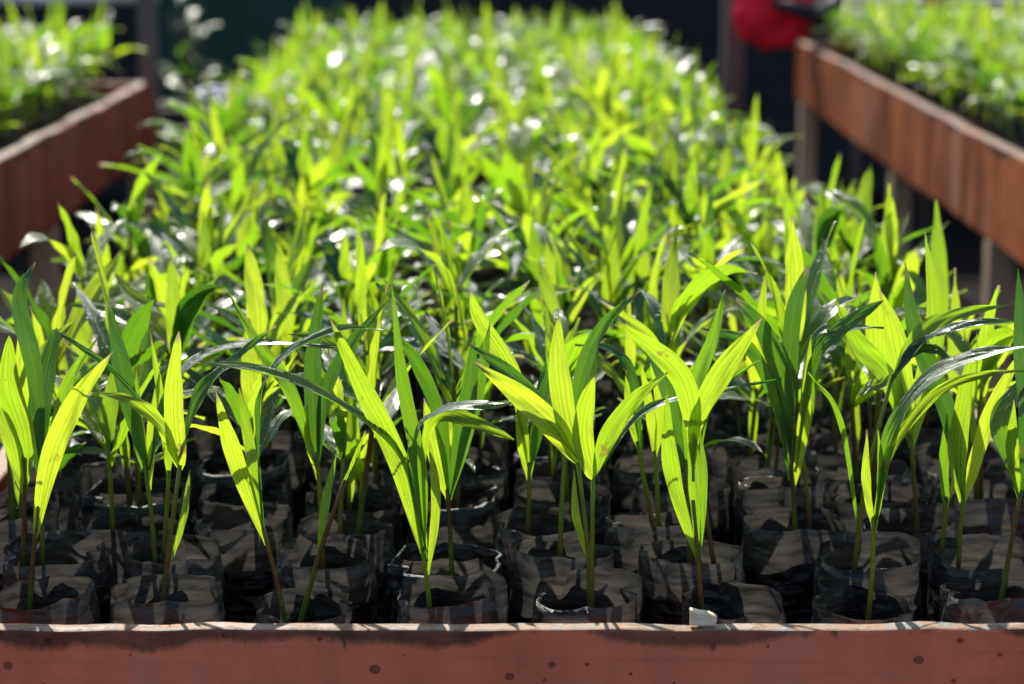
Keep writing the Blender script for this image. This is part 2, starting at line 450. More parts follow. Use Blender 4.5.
SHOOTS = [make_shoot(500+i) for i in range(34)]
for s in SHOOTS:
    s['stem_me'] = s['stem'].mesh('stem', [M['stem']])
    s['leaf_me'] = [l.mesh('leaf', [M['leaf']]) for l in s['leaves']]

# ------------------------------------------------------------------ setting
def plane(name, x0, x1, y0, y1, z, mat, res=1):
    m = MB(); vs = [(x0+(x1-x0)*i/res, y0+(y1-y0)*j/res, z) for j in range(res+1) for i in range(res+1)]
    m.add(vs, [(j*(res+1)+i, j*(res+1)+i+1, (j+1)*(res+1)+i+1, (j+1)*(res+1)+i) for j in range(res) for i in range(res)])
    return link(name, m.mesh(name, [mat], False))
tag(plane('ground', -120, 120, -60, 180, 0, M['ground']), None, None, kind='structure')

def plank(name, parent, x0, x1, y0, y1, z0, z1, mat, bv=.003, wobble=.0015, seed=1, sub=24):
    """sawn board with slightly uneven edges, long side subdivided"""
    m = MB(); L = sub; alongx = (x1-x0) > (y1-y0); vs = []
    rn = random.Random(seed); q = Vector((seed*7.3, 0, 0))
    for i in range(L+1):
        t = i/L
        dx = wobble*noise.noise(Vector((t*14, 1, 0))+q)*2; dz = wobble*noise.noise(Vector((t*19, 5, 0))+q)*2; db = wobble*noise.noise(Vector((t*9, 9, 0))+q)*2
        if alongx:
            x = x0+(x1-x0)*t; c = [(x, y0+dx, z0+db), (x, y1, z0+db), (x, y1, z1+dz), (x, y0+dx, z1+dz*.6)]
        else:
            y = y0+(y1-y0)*t; c = [(x0+dx, y, z0+db), (x1+dx, y, z0+db), (x1+dx, y, z1+dz), (x0+dx, y, z1+dz)]
        vs += c
    fs = [(i*4+j, i*4+(j+1) % 4, (i+1)*4+(j+1) % 4, (i+1)*4+j) for i in range(L) for j in range(4)]
    fs += [(3, 2, 1, 0), (L*4, L*4+1, L*4+2, L*4+3)]
    m.add(vs, fs)
    o = link(name, m.mesh(name, [mat], False), parent); bevel(o, bv)
    return o
def bxo(name, parent, b, mat, bv=.003):
    m = MB(); m.box(*b); o = link(name, m.mesh(name, [mat], False), parent); bevel(o, bv); return o

# main bench
YF = 1.640
BY1 = 6.85; BX0, BX1 = -.455, .475
YAW = R(1.5)                     # the bed runs slightly to the left
bench = empty('nursery_bench', (0, 0, 0), 'brick red raised wooden bench filled with bagged palm seedlings, front board nearest', 'bench', 'wooden nursery benches')
plank('front_board', bench, BX0-.06, BX1+.06, YF, YF+.0165, Z0-.17, Z0-.0135, M['front'], .0022, .0022, 3, 90)
def slant_board(name, parent, x, mat, ztop, seed):
    o = plank(name, parent, -.012, .012, 0, BY1-YF-.03, Z0-.17, ztop, mat, .003, .003, seed, 40)
    o.location = (x, YF+.026, 0); o.rotation_euler = (0, 0, YAW); return o
slant_board('side_board', bench, BX0, M['front'], Z0-.0135, 5)
slant_board('side_board', bench, BX1, M['front'], Z0-.0135, 6)
plank('back_board', bench, BX0-.15, BX1-.10, BY1, BY1+.024, Z0-.17, Z0-.0135, M['front'], .003, .002, 8)
for i in range(32):
    y = YF+.04+i*.16; q_ = math.tan(YAW)*(y-YF); bxo('slat', bench, (BX0-q_+.005, BX1-q_-.005, y, y+.12, Z0-.172, Z0-.156), M['slat'], .002)
for x in (BX0+.03, BX1-.08):
    for y in (YF+.05, 3.6, BY1-.08): bxo('leg', bench, (x, x+.05, y, y+.05, 0, Z0-.174), M['leg'], .003)

# side benches
def side_bench(sgn, xin, y0, y1, mat, legs, label, nm):
    b = empty('nursery_bench', (sgn*xin, y0, 0), label, 'bench', 'wooden nursery benches')
    def put(name, bx, m, bv=.003):
        x0, x1, ya, yb, za, zb = bx; xs = sorted((sgn*x0, sgn*x1))
        o = bxo(name, None, (xs[0], xs[1], ya, yb, za, zb), m, bv)
        o.parent = b; o.matrix_parent_inverse = Matrix.Translation((-sgn*xin, -y0, 0)); return o
    wd = .98; top = Z0+.03
    xs = sorted((sgn*xin, sgn*(xin+.028)))
    yj = y1-.75 if sgn > 0 else y1-.95
    for (a, c, s, dd) in ((y0, yj, 11, 0), (yj+.004, y1, 12, .004)):
        o = plank('inner_board', None, xs[0]+sgn*dd, xs[1]+sgn*dd, a, c, top-.185, top-dd, mat, .004, .004, s+sgn, 30)
        o.parent = b; o.matrix_parent_inverse = Matrix.Translation((-sgn*xin, -y0, 0))
    put('outer_board', (xin+wd-.028, xin+wd, y0, y1, top-.185, top), mat)
    put('end_board', (xin+.031, xin+wd-.031, y1-.026, y1-.002, top-.185, top-.01), mat)
    put('end_board', (xin+.031, xin+wd-.031, y0+.002, y0+.026, top-.185, top-.01), mat)
    n = int((y1-y0-.06)/.16)
    for i in range(n):
        y = y0+.03+i*.16; put('slat', (xin+.031, xin+wd-.031, y, y+.12, Z0-.172, Z0-.156), M['slat'], .002)
    for y in legs:
        put('leg', (xin+.002, xin+.052, y, y+.05, 0, Z0-.158), M['leg'])
        put('leg', (xin+wd-.085, xin+wd-.035, y, y+.05, 0, Z0-.174), M['leg'])
    return b
lb = side_bench(-1, .905, 1.2, 6.15, M['left'], (1.3, 2.5, 3.6, 4.75, 6.0), 'raised bench with shade-darkened brown boards across the left aisle, carrying bagged seedlings', 'l')
rb = side_bench(1, .905, 1.2, 7.75, M['right'], (1.3, 2.3, 3.45, 4.55, 5.75, 7.6), 'raised bench with sunlit orange brown boards across the right aisle', 'r')

# ------------------------------------------------------------------ bagged seedlings
GRP = 'palm seedlings in black grow bags'
ORD = 'first second third fourth fifth sixth seventh eighth ninth tenth eleventh twelfth thirteenth fourteenth fifteenth sixteenth seventeenth eighteenth nineteenth twentieth'.split()
TENS = {20: 'twenty', 30: 'thirty', 40: 'forty'}
def ordn(i):
    if i <= 20: return ORD[i-1]
    if i % 10 == 0: return {30: 'thirtieth', 40: 'fortieth'}[i]
    return TENS[i//10*10]+'-'+ORD[i % 10-1]

def px_leaf(pts, Wpx, Y, tone, tipd=0.0, face=12, fold=.2, twist=0.0, seed=0, pw=.78, blunt=.85):
    """leaf whose outline was measured in the photograph, built at depth Y (metres); tipd = how far its tip
    stands in front of (-) or behind (+) its foot, in cm"""
    n = len(pts); P = []
    if face >= 50: face = 73; Wpx *= 1.5
    for i, (x, y) in enumerate(pts):
        P.append(atY(x, y, Y+tipd*.01*(i/(n-1))**1.4))
    a = R(face); nrm = Vector((0, -cos(a), sin(a)))
    W = Wpx*Y*.86/F; pw = pw*1.13 if pw < 1.4 else pw; blunt *= 1.08
    return P, leaf_args(W, nrm, tone, fold, twist, seed, pw, blunt)
def leaf_args(*a): return a

# hero bags: (bag centre px x, row depth, rim offset cm, [shoots]);  shoot = (stem points px, [leaves])
HB = [
 dict(cx=44, Y=1.722, dz=-.6, bag=3, label='seedling at the left frame corner, black bag, one long yellow blade slanting right', sh=[
   ([(29, 617), (33, 560), (38, 505)], [([(34, 545), (50, 462), (78, 398), (113, 352)], 27, .95, -3, 10, .25)])]),
 dict(cx=168, Y=1.722, dz=-.4, bag=0, label='front row seedling with one upright yellow blade and a leaf drooping left', sh=[
   ([(162, 612), (170, 540), (180, 465)], [
     ([(181, 470), (175, 430), (174, 380), (179, 331)], 24, 1.0, -1, 5, .1, 0, .62, .6),
     ([(180, 470), (160, 425), (126, 400), (88, 394)], 18, .85, -4, 45, .3),
     ([(178, 450), (120, 378), (70, 340), (52, 330)], 7, .35, 2, 40, .3),
     ([(178, 460), (200, 395), (232, 362), (276, 326)], 13, .35, 3, 55, .3),
     ([(172, 560), (184, 515), (190, 470)], 9, .8, 1, 0, .4)])]),
 dict(cx=303, Y=1.722, dz=-1.5, bag=5, label='front row bag with two leaning shoots crossing, low rim against the board', sh=[
   ([(284, 614), (274, 570), (263, 528)], [
     ([(266, 545), (243, 480), (228, 435), (216, 392)], 22, .95, -2, 5, .2),
     ([(263, 530), (254, 470), (246, 425), (239, 388)], 14, .85, 1, 5, .25),
     ([(263, 530), (258, 440), (262, 390), (290, 352), (340, 330), (389, 331)], 12, .3, -3, 60, .3, 0, 1.7, .9)]),
   ([(307, 598), (322, 545), (345, 480)], [
     ([(345, 480), (356, 455), (366, 430)], 5, .7, -1, 5, .3),
     ([(318, 555), (326, 500), (337, 452)], 11, .8, 1, 0, .4)])]),
 dict(cx=452, Y=1.722, dz=-.4, bag=7, label='front row seedling with a long straight leaf leaning left over its neighbour', sh=[
   ([(430, 622), (428, 590), (422, 548)], [
     ([(424, 560), (398, 460), (362, 385), (329, 316)], 27, .75, -3, 8, .3, .2),
     ([(424, 560), (420, 470), (403, 380), (392, 286)], 19, .6, 1, 10, .3, .3),
     ([(423, 556), (400, 455), (335, 402), (265, 372), (192, 362)], 16, .55, -5, 50, .3, 0, 1.2, .8),
     ([(426, 550), (424, 450), (440, 416), (478, 424), (514, 440)], 18, .9, -3, 30, .2, 0, 1.5, .8),
     ([(427, 560), (412, 450), (440, 408), (512, 404)], 17, .25, -4, 60, .2, 0, 1.5, .8),
     ([(428, 575), (436, 500), (428, 430)], 12, .8, 1, 0, .4)])]),
 dict(cx=586, Y=1.722, dz=-.4, bag=2, label='central front seedling with a fan of five broad glowing yellow green leaves', sh=[
   ([(592, 620), (592, 560), (593, 480)], [
     ([(593, 480), (583, 440), (586, 405), (594, 377)], 25, 1.0, -1, 4, .06, 0, .62, .55),
     ([(593, 480), (606, 440), (632, 402), (668, 372)], 22, .85, -2, 10, .25),
     ([(593, 480), (640, 415), (700, 395), (776, 380)], 9, .3, 2, 60, .3)]),
   ([(590, 610), (588, 550), (578, 462)], [
     ([(578, 464), (552, 425), (515, 392), (474, 362)], 30, .95, -3, 12, .22, 0, .7, .8),
     ([(578, 464), (566, 420), (558, 360), (559, 315)], 27, .95, 0, 4, .15, 0, .7, .75),
     ([(579, 460), (545, 410), (505, 370), (466, 342)], 20, .1, 2, 25, .3),
     ([(588, 560), (576, 515), (574, 470)], 10, .85, 1, 0, .4)])]),
 dict(cx=735, Y=1.722, dz=-1.3, bag=9, label='front row seedling with a wide V of two leaves, beside the white chip', sh=[
   ([(702, 612), (698, 560), (693, 500)], [
     ([(697, 560), (676, 490), (668, 440), (667, 392)], 20, .85, -2, 4, .2),
     ([(699, 560), (694, 480), (692, 425)], 15, .7, 0, 5, .5, 0, 1.0, .4),
     ([(693, 480), (695, 425), (722, 372), (762, 318)], 27, .85, -2, 10, .22, 0, 1.25, .8),
     ([(693, 480), (693, 425), (678, 372), (620, 322)], 28, .85, -3, 14, .22, .3, 1.25, .8),
     ([(700, 560), (704, 480), (700, 430)], 9, .7, 1, 5, .3)])]),
 dict(cx=862, Y=1.722, dz=-1.4, bag=11, label='front row seedling with long white-streaked leaves arching to the right edge', sh=[
   ([(869, 610), (873, 565), (873, 515)], [
     ([(873, 530), (866, 480), (867, 430)], 11, .85, -1, 4, .3),
     ([(874, 530), (881, 480), (878, 430)], 10, .85, 0, 4, .3),
     ([(874, 535), (890, 440), (925, 385), (975, 358), (1040, 345)], 24, .3, -4, 55, .25, 0, 1.1, .85),
     ([(874, 535), (889, 455), (935, 395), (985, 375), (1045, 370)], 13, .8, -3, 40, .3)])]),
 dict(cx=1000, Y=1.722, dz=-.4, bag=4, label='half-cut front row seedling at the right frame edge, shiny flat bag', sh=[
   ([(1004, 584), (1012, 540), (1021, 490)], [
     ([(1019, 500), (1012, 450), (1014, 400)], 16, .8, -1, 4, .3),
     ([(1020, 500), (1028, 420), (1022, 340), (1018, 268)], 26, .15, 3, 10, .2),
     ([(1019, 500), (1000, 430), (1020, 390), (1050, 370)], 18, .3, 2, 50, .2)])]),
 # second row
 dict(cx=55, Y=1.812, dz=.3, bag=6, label='second row bag at left edge, three shoots with one broad white-tipped leaf', sh=[
   ([(22, 580), (24, 520), (25, 455)], [
     ([(25, 500), (25, 440), (10, 390), (9, 336)], 30, .8, -2, 5, .15, 0, 1.1, .7),
     ([(25, 500), (10, 430), (-6, 380)], 22, .7, 0, 10, .2)]),
   ([(43, 580), (42, 520), (40, 460)], [
     ([(40, 480), (38, 430), (44, 380), (57, 328)], 29, .3, 5, 35, .15, 0, 1.0, .6),
     ([(42, 480), (58, 420), (72, 375), (100, 335)], 16, .6, 1, 20, .3),
     ([(42, 480), (36, 380), (20, 300), (35, 262)], 22, .05, 3, 12, .3)])]),
 dict(cx=172, Y=1.812, dz=.2, bag=1, label='second row seedling in a dark bag behind the upright yellow blade, thin stems', sh=[
   ([(155, 562), (151, 510), (143, 455)], [
     ([(148, 480), (138, 430), (136, 370)], 16, .6, 0, 5, .3),
     ([(150, 490), (152, 430), (160, 370)], 12, .8, 1, 5, .3),
     ([(147, 470), (125, 380), (108, 300)], 24, .08, 2, 8, .25),
     ([(149, 470), (175, 380), (240, 345), (345, 348)], 14, .2, -3, 60, .2)]),
   ([(163, 575), (166, 520), (169, 470)], [([(169, 480), (166, 430), (150, 330)], 13, .7, 0, 5, .3)])]),
 dict(cx=325, Y=1.812, dz=.0, bag=8, label='second row seedling with a tall dark pleated upright leaf above its bag', sh=[
   ([(322, 550), (320, 500), (317, 452)], [
     ([(317, 470), (313, 410), (314, 345), (323, 282)], 21, .02, 1, 6, .3, 0, .8, .7),
     ([(318, 470), (325, 395), (350, 345), (390, 298)], 16, .08, 0, 20, .3),
     ([(318, 480), (308, 440), (307, 405)], 8, .9, -1, 4, .3),
     ([(318, 470), (290, 390), (262, 350), (228, 292)], 18, .6, 2, 15, .3)])]),
 dict(cx=447, Y=1.805, dz=-.4, bag=10, label='second row seedling with a narrow silver leaf rising behind the leaning pair', sh=[
   ([(452, 575), (450, 530), (447, 488)], [
     ([(447, 500), (436, 450), (424, 398)], 22, .85, -1, 4, .2),
     ([(449, 500), (462, 430), (470, 385), (474, 330)], 23, .35, 1, 8, .3),
     ([(450, 500), (468, 430), (482, 370), (490, 322)], 17, .4, 2, 14, .2),
     ([(449, 500), (440, 420), (415, 360), (392, 330)], 18, .2, -2, 30, .3)])]),
 dict(cx=562, Y=1.815, dz=.1, bag=12, label='second row bag almost hidden behind the central fan of leaves, thin bare shoot', sh=[
   ([(560, 560), (562, 500), (566, 440)], [
     ([(566, 460), (580, 380), (600, 330), (640, 290)], 18, .3, 2, 20, .3),
     ([(566, 460), (555, 380), (545, 330)], 15, .7, 1, 5, .3)])]),
 dict(cx=692, Y=1.808, dz=.1, bag=13, label='second row seedling behind the V pair, dull wrinkled bag with thin brown shoot', sh=[
   ([(718, 592), (710, 540), (702, 480)], [([(704, 500), (700, 440), (718, 390), (760, 360)], 10, .5, -1, 30, .3)]),
   ([(690, 560), (688, 510), (686, 460)], [
     ([(686, 480), (670, 400), (650, 350), (628, 330)], 18, .3, 3, 30, .3),
     ([(686, 480), (690, 400), (712, 340), (725, 290)], 18, .6, 2, 6, .3)])]),
 dict(cx=868, Y=1.805, dz=.2, bag=2, label='second row seedling with curled leaves arching both ways from a bent stem', sh=[
   ([(856, 556), (866, 480), (893, 374)], [
     ([(893, 374), (880, 384), (868, 388), (857, 398)], 15, .8, -3, 30, .2),
     ([(893, 376), (912, 352), (935, 350), (954, 364)], 16, .25, -2, 45, .2),
     ([(892, 378), (918, 335), (955, 315), (1014, 304)], 18, .7, 2, 35, .25),
     ([(890, 385), (920, 345), (970, 325), (1040, 322)], 14, .25, -3, 60, .25),
     ([(860, 540), (840, 420), (808, 372)], 7, .7, 0, 10, .3)])]),
 dict(cx=985, Y=1.808, dz=.1, bag=6, label='second row seedling near right edge, thick green stem and two upright blades', sh=[
   ([(958, 578), (960, 540), (963, 498)], [
     ([(962, 510), (957, 450), (966, 390), (977, 332)], 24, .8, -1, 4, .25),
     ([(964, 505), (978, 450), (998, 395), (1028, 340)], 20, .9, -2, 8, .3),
     ([(964, 505), (950, 420), (915, 330), (905, 262)], 24, .05, 3, 8, .25)]),
   ([(941, 562), (944, 530), (946, 495)], [
     ([(946, 520), (944, 460), (947, 414)], 12, .45, -1, 4, .3),
     ([(946, 510), (957, 470), (960, 440)], 7, .8, 1, 4, .3)])]),
 # third row, where single plants still read clearly
 dict(cx=540, Y=1.90, dz=.2, bag=5, label='third row seedling with two slim upright blades left of the central fan', sh=[
   ([(528, 535), (529, 500), (529, 462)], [
     ([(528, 480), (521, 440), (518, 408)], 11, .8, -1, 4, .3),
     ([(530, 480), (534, 440), (537, 416)], 9, .8, 0, 4, .3),
     ([(530, 470), (545, 390), (562, 330)], 22, .1, 2, 8, .25),
     ([(529, 470), (515, 380), (480, 320), (470, 290)], 20, .85, -1, 10, .2)])]),
 dict(cx=656, Y=1.90, dz=.2, bag=4, label='third row crumpled shiny bag with twin narrow shoots left of the V leaves', sh=[
   ([(658, 515), (657, 480), (654, 450)], [
     ([(655, 460), (650, 410), (640, 360)], 12, .8, -1, 4, .3),
     ([(655, 460), (662, 400), (650, 340), (600, 300)], 20, .85, -1, 15, .2)]),
   ([(648, 500), (642, 470), (637, 440)], [
     ([(638, 450), (630, 410), (626, 370)], 12, .85, -1, 4, .3),
     ([(640, 450), (632, 380), (610, 350), (575, 345)], 12, .2, 0, 50, .3)])]),
 dict(cx=795, Y=1.90, dz=.2, bag=0, label='third row seedling with a tall cluster of dark blue-green and yellow blades', sh=[
   ([(795, 532), (793, 490), (790, 450)], [
     ([(790, 470), (778, 400), (762, 330), (766, 268)], 17, .9, 0, 4, .25),
     ([(791, 460), (789, 380), (794, 310), (809, 264)], 21, .05, 1, 8, .12, 0, .9, .6),
     ([(790, 460), (786, 395), (765, 335), (736, 298)], 24, .12, -3, 35, .15, 0, 1.1, .65),
     ([(790, 480), (775, 400), (745, 345), (700, 328)], 18, .2, -4, 40, .2, 0, 1.1, .8),
     ([(794, 490), (804, 420), (811, 335)], 15, .95, -1, 4, .3),
     ([(795, 470), (812, 365), (840, 330), (884, 300)], 21, .15, -2, 45, .2, 0, 1.3, .7),
     ([(795, 470), (812, 345), (845, 330), (884, 328)], 10, .2, -1, 60, .3, 0, 1.3, .7)]),
   ([(812, 552), (808, 500), (802, 452)], [([(803, 460), (812, 400), (822, 350)], 8, .5, 0, 5, .3)])]),
 dict(cx=912, Y=1.90, dz=.2, bag=7, label='third row seedling with broad bright blade near the right, stem slightly leaning left', sh=[
   ([(917, 527), (914, 480), (910, 435)], [
     ([(911, 450), (903, 390), (892, 330), (880, 290)], 30, .85, -1, 8, .2),
     ([(912, 450), (925, 380), (935, 320), (925, 232)], 26, .8, 1, 5, .2),
     ([(912, 450), (890, 380), (860, 345), (835, 300)], 26, .8, 0, 8, .2)])]),
]
HERO_ROWS = 3

def place_bag(root, bi, near, rot, sc=1.0):
    B = BAGS[bi % len(BAGS)]
    if near:
        b = link('grow_bag', B['bag'], root); s = link('soil', B['soil'], b)
    else:
        b = link('grow_bag', B['both'], root)
    b.rotation_euler = (0, 0, rot); b.scale = (sc, sc, 1)
    return B
used = []
for h in HB:
    Y = h['Y']; zr = Z0+h['dz']*.01-.004
    c = atY(h['cx'], 342, Y); X = c.x*1.035
    c = atY(h['cx'], project((0, Y, zr))[1], Y); X = c.x
    base = Vector((X, Y, zr-BAGH))
    root = empty('potted_seedling', base, h['label'], 'seedling', GRP)
    B = place_bag(root, h['bag'], True, (h['bag'] % 4)*pi/2, 1.0)
    zs = zr-B['drop']
    for si, (sp, lv) in enumerate(h['sh']):
        yo = Y + (.010 if si else -.004) + .004
        P = [atY(x, y, yo) for x, y in sp]
        d = (P[0]-P[1]); 
        foot = P[0]+d*((P[0].z-zs)/max(.001, -d.z)) if P[0].z > zs else P[0]
        lim = .03
        foot.x = max(X-lim, min(X+lim, foot.x)); foot.z = zs-.004
        pts = [foot]+P[(1 if P[0].z < zs+.004 else 0):]
        so_ = link('stem', stem_mb([p-base for p in pts], .0023, .0015).mesh('stem', [M['stem']]), root)
        for li, L in enumerate(lv):
            pl, wpx, tone, tipd, face = L[:5]; fold = L[5] if len(L) > 5 else .2
            tw = L[6] if len(L) > 6 else 0; pw = L[7] if len(L) > 7 else .8; bl = L[8] if len(L) > 8 else .85
            P2, a = px_leaf(pl, wpx, yo, tone, tipd, face, fold, tw, li*7+h['bag'], pw, bl)
            W, nrm, tone, fold, tw, sd, pw, bl = a
            mb = leaf_mb([p-base for p in P2], W, nrm, tone, fold, tw, 26, 14, sd+int(pl[0][0]), pw, bl)
            link('leaf', mb.mesh('leaf', [M['leaf']]), root)
    used.append((X, Y))

# the rest: a grid of bags on the three benches, nearest 300 as things of their own
cand = []
rn = random.Random(21)
SP = .086
def in_view(x, y, margin=.10):
    return abs(x) < .2118*y*1.04+margin
row = 0; y = 1.902
while y < BY1-.06:
    row += 1
    off = -math.tan(YAW)*(y-YF)
    n = 10
    for c in range(n):
        x = BX0+.06+off+c*((BX1-BX0-.12)/(n-1))+rn.uniform(-.007, .007); yy = y+rn.uniform(-.008, .008)
        if not in_view(x, yy, .06): continue
        if any(abs(x-a) < .078 and abs(yy-b) < .07 for a, b in used): continue
        if rn.random() < .03: continue
        cand.append(('main', row+2, x, yy))
    y += SP
for sgn, y1, nm in ((-1, 6.1, 'left'), (1, 7.7, 'right')):
    r_ = 0; y = 3.3
    while y < y1-.06:
        r_ += 1
        for c in range(9):
            x = sgn*(.905+.105+c*.095)+rn.uniform(-.008, .008); yy = y+rn.uniform(-.008, .008)
            if in_view(x, yy, .02): cand.append((nm, r_, x, yy))
        y += SP
cand.sort(key=lambda c: c[3]**2+c[2]**2)
NTOT = 300-len(HB)
near_c, far_c = cand[:NTOT], cand[NTOT:]
cols = {}
for c in sorted(near_c, key=lambda c: (c[0], c[1], c[2])): cols.setdefault((c[0], c[1]), []).append(c)
numw = {1: 'one', 2: 'two', 3: 'three', 4: 'four', 5: 'five', 6: 'six', 7: 'seven', 8: 'eight', 9: 'nine', 10: 'ten', 11: 'eleven', 12: 'twelve'}
HX = {3: [a for a, b in used if b > 1.85]}
def pick(rn):
    k = rn.choice((1, 1, 2, 2, 2, 2, 3))
    return [(rn.randrange(len(SHOOTS)), rn.uniform(0, 2*pi), rn.choice((.68, .85, .95, 1.05, 1.15, 1.25)), rn.uniform(-.014, .014), rn.uniform(-.014, .014)) for _ in range(k)]
def height_scale(kind, x, y):
    if kind == 'main': return 1.02+.035*max(0, y-3)
    return 1.3 if kind == 'left' else 1.18
for (nm, row_), L in cols.items():
    for ci, (_, _, x, yy) in enumerate(L):
        rr = random.Random(int(x*9973+yy*7919*13))
        dz = rr.uniform(-.009, .008); base = Vector((x, yy, Z0+dz-BAGH))
        if nm != 'main': base.z -= .005
        shoots = pick(rr); nl = sum(len(SHOOTS[s[0]]['leaves']) for s in shoots)
        cnt = numw.get(nl, 'many')
        pos = ci+1
        if nm == 'main':
            if row_ == 3: pos += sum(1 for a in HX[3] if a < x)
            lab = f'{cnt}-leaved seedling, {ordn(row_)} bag row behind the front board, {ordn(pos)} from the left'
        else:
            edge = len(L)-ci if nm == 'left' else ci+1
            lab = f'{cnt}-leaved blurred seedling on the {nm} bench, {ordn(row_)} visible row, {ordn(edge)} bag from the aisle'
        root = empty('potted_seedling', base, lab, 'seedling', GRP)
        bi = rr.randrange(len(BAGS))
        B = place_bag(root, bi, row_ <= 9 and nm == 'main', rr.uniform(-.15, .15)+rr.randrange(4)*pi/2, 1.0)
        hs = height_scale(nm, x, yy)
        for (si, rz, sc, ox, oy) in shoots:
            S = SHOOTS[si]; mt = Matrix.Translation((ox, oy, BAGH-B['drop']-.003)) @ Matrix.Rotation(rz, 4, 'Z') @ Matrix.Scale(sc*hs, 4)
            for nm2, me in [('stem', S['stem_me'])]+[('leaf', q) for q in S['leaf_me']]:
                o = link(nm2, me, root); o.matrix_local = mt

# farther ones: one mass
far = MB(); rr = random.Random(5)
LO = [make_shoot(900+i, True) for i in range(12)]
for (nm, row_, x, yy) in far_c:
    dz = rr.uniform(-.009, .008)-(0 if nm == 'main' else .005)
    T = Matrix.Translation((x, yy, Z0+dz-BAGH))
    B = BAGS[rr.randrange(len(BAGS))]
    far.merge(B['raw'], T @ Matrix.Rotation(rr.uniform(0, 6), 4, 'Z'), 1)
    for _ in range(2 if rr.random() < .6 else 1):
        S = LO[rr.randrange(len(LO))]; sc = rr.uniform(.86, 1.2)*height_scale(nm, x, yy)
        mt = T @ Matrix.Translation((rr.uniform(-.014, .014), rr.uniform(-.014, .014), BAGH-.033)) @ Matrix.Rotation(rr.uniform(0, 2*pi), 4, 'Z') @ Matrix.Scale(sc, 4)
        far.merge(S['stem'], mt, 2)
        for q in S['leaves']: far.merge(q, mt, 0)
tag(link('distant_seedlings', far.mesh('distant_seedlings', [M['leaf'], M['film'], M['stem']])),
    'blurred mass of bagged palm seedlings filling the far ends of the benches', 'seedlings', None, 'stuff')

# ------------------------------------------------------------------ things round the benches
# chip on the front board
m = MB(); p = atY(703, 620, YF+.012); rr = random.Random(3)
vs = []; n = 12; prof = []
for k in range(5):
    for j, (x, z) in enumerate([(-.0095, 0), (.0085, 0), (.0095, .006), (.004, .0095), (-.003, .0098), (-.0098, .0118)]):
        vs.append((x+rr.uniform(-.0006, .0006), -.004+k*.002, z+rr.uniform(-.0005, .0005)))
fs = [(k*6+j, k*6+(j+1) % 6, (k+1)*6+(j+1) % 6, (k+1)*6+j) for k in range(4) for j in range(6)]+[tuple(range(6))[::-1], tuple(24+j for j in range(6))]
m.add(vs, fs); o = link('wood_chip', m.mesh('wood_chip', [M['chip']], False), None, (p.x, YF+.009, Z0-.0125))
bevel(o, .0008); tag(o, 'small bleached ribbed chip standing on the front board edge', 'wood chip')

# net wall far behind with posts
def wavy_sheet(name, x0, x1, y, z0, z1, amp, mat, th=.01, nx=80, nz=10, seed=0):
    m = MB(); vs = []
    for s in (0, 1):
        for j in range(nz+1):
            for i in range(nx+1):
                x = x0+(x1-x0)*i/nx; z = z0+(z1-z0)*j/nz
                vs.append((x, y+s*th+amp*noise.noise(Vector((x*2.2, z*.7, seed)))+amp*.3*noise.noise(Vector((x*8, z*1.5, seed))), z+amp*.3*noise.noise(Vector((x*3, seed, 1)))*(j == nz)))
    W = nx+1; H = nz+1
    fs = [(j*W+i, j*W+i+1, (j+1)*W+i+1, (j+1)*W+i) for j in range(nz) for i in range(nx)]
    fs += [(W*H+j*W+i, W*H+(j+1)*W+i, W*H+(j+1)*W+i+1, W*H+j*W+i+1) for j in range(nz) for i in range(nx)]
    fs += [(nz*W+i, nz*W+i+1, W*H+nz*W+i+1, W*H+nz*W+i) for i in range(nx)]
    fs += [(j*W+nx, W*H+j*W+nx, W*H+(j+1)*W+nx, (j+1)*W+nx) for j in range(nz)]
    fs += [(j*W, (j+1)*W, W*H+(j+1)*W, W*H+j*W) for j in range(nz)]
    m.add(vs, fs); return link(name, m.mesh(name, [mat]))
tag(wavy_sheet('shade_net', -5, 5, 10.4, 0.0, 2.3, .06, M['net'], seed=2), 'dark shade net hanging behind all the benches', 'net')
tag(wavy_sheet('green_net', -1.35, -.62, 9.2, .30, 1.02, .05, M['green'], seed=5, nx=30), 'dark green netting bundle low behind the left aisle', 'net')

def post(x, y, z1, w_, label, lean=0, mat='grey'):
    m = MB(); L = 8; vs = []
    for i in range(L+1):
        t = i/L; z = z1*t; ox = lean*t+.003*sin(i*1.7)
        a = w_/2
        vs += [(-a+ox, -a, z), (a+ox, -a, z), (a+ox, a, z), (-a+ox, a, z)]
    fs = [(i*4+j, i*4+(j+1) % 4, (i+1)*4+(j+1) % 4, (i+1)*4+j) for i in range(L) for j in range(4)]+[(3, 2, 1, 0), (L*4, L*4+1, L*4+2, L*4+3)]
    m.add(vs, fs); o = link('wooden_post', m.mesh('wooden_post', [M[mat]], False), None, (x, y, 0)); bevel(o, .005)
    tag(o, label, 'post'); return o
post((153-512)/F*6.35, 6.30, 1.35, .045, 'grey square post at the far end of the left bench')
post((722-512)/F*8.0, 7.85, 1.30, .07, 'weathered grey post standing in the right aisle beneath the red cloth', .03)

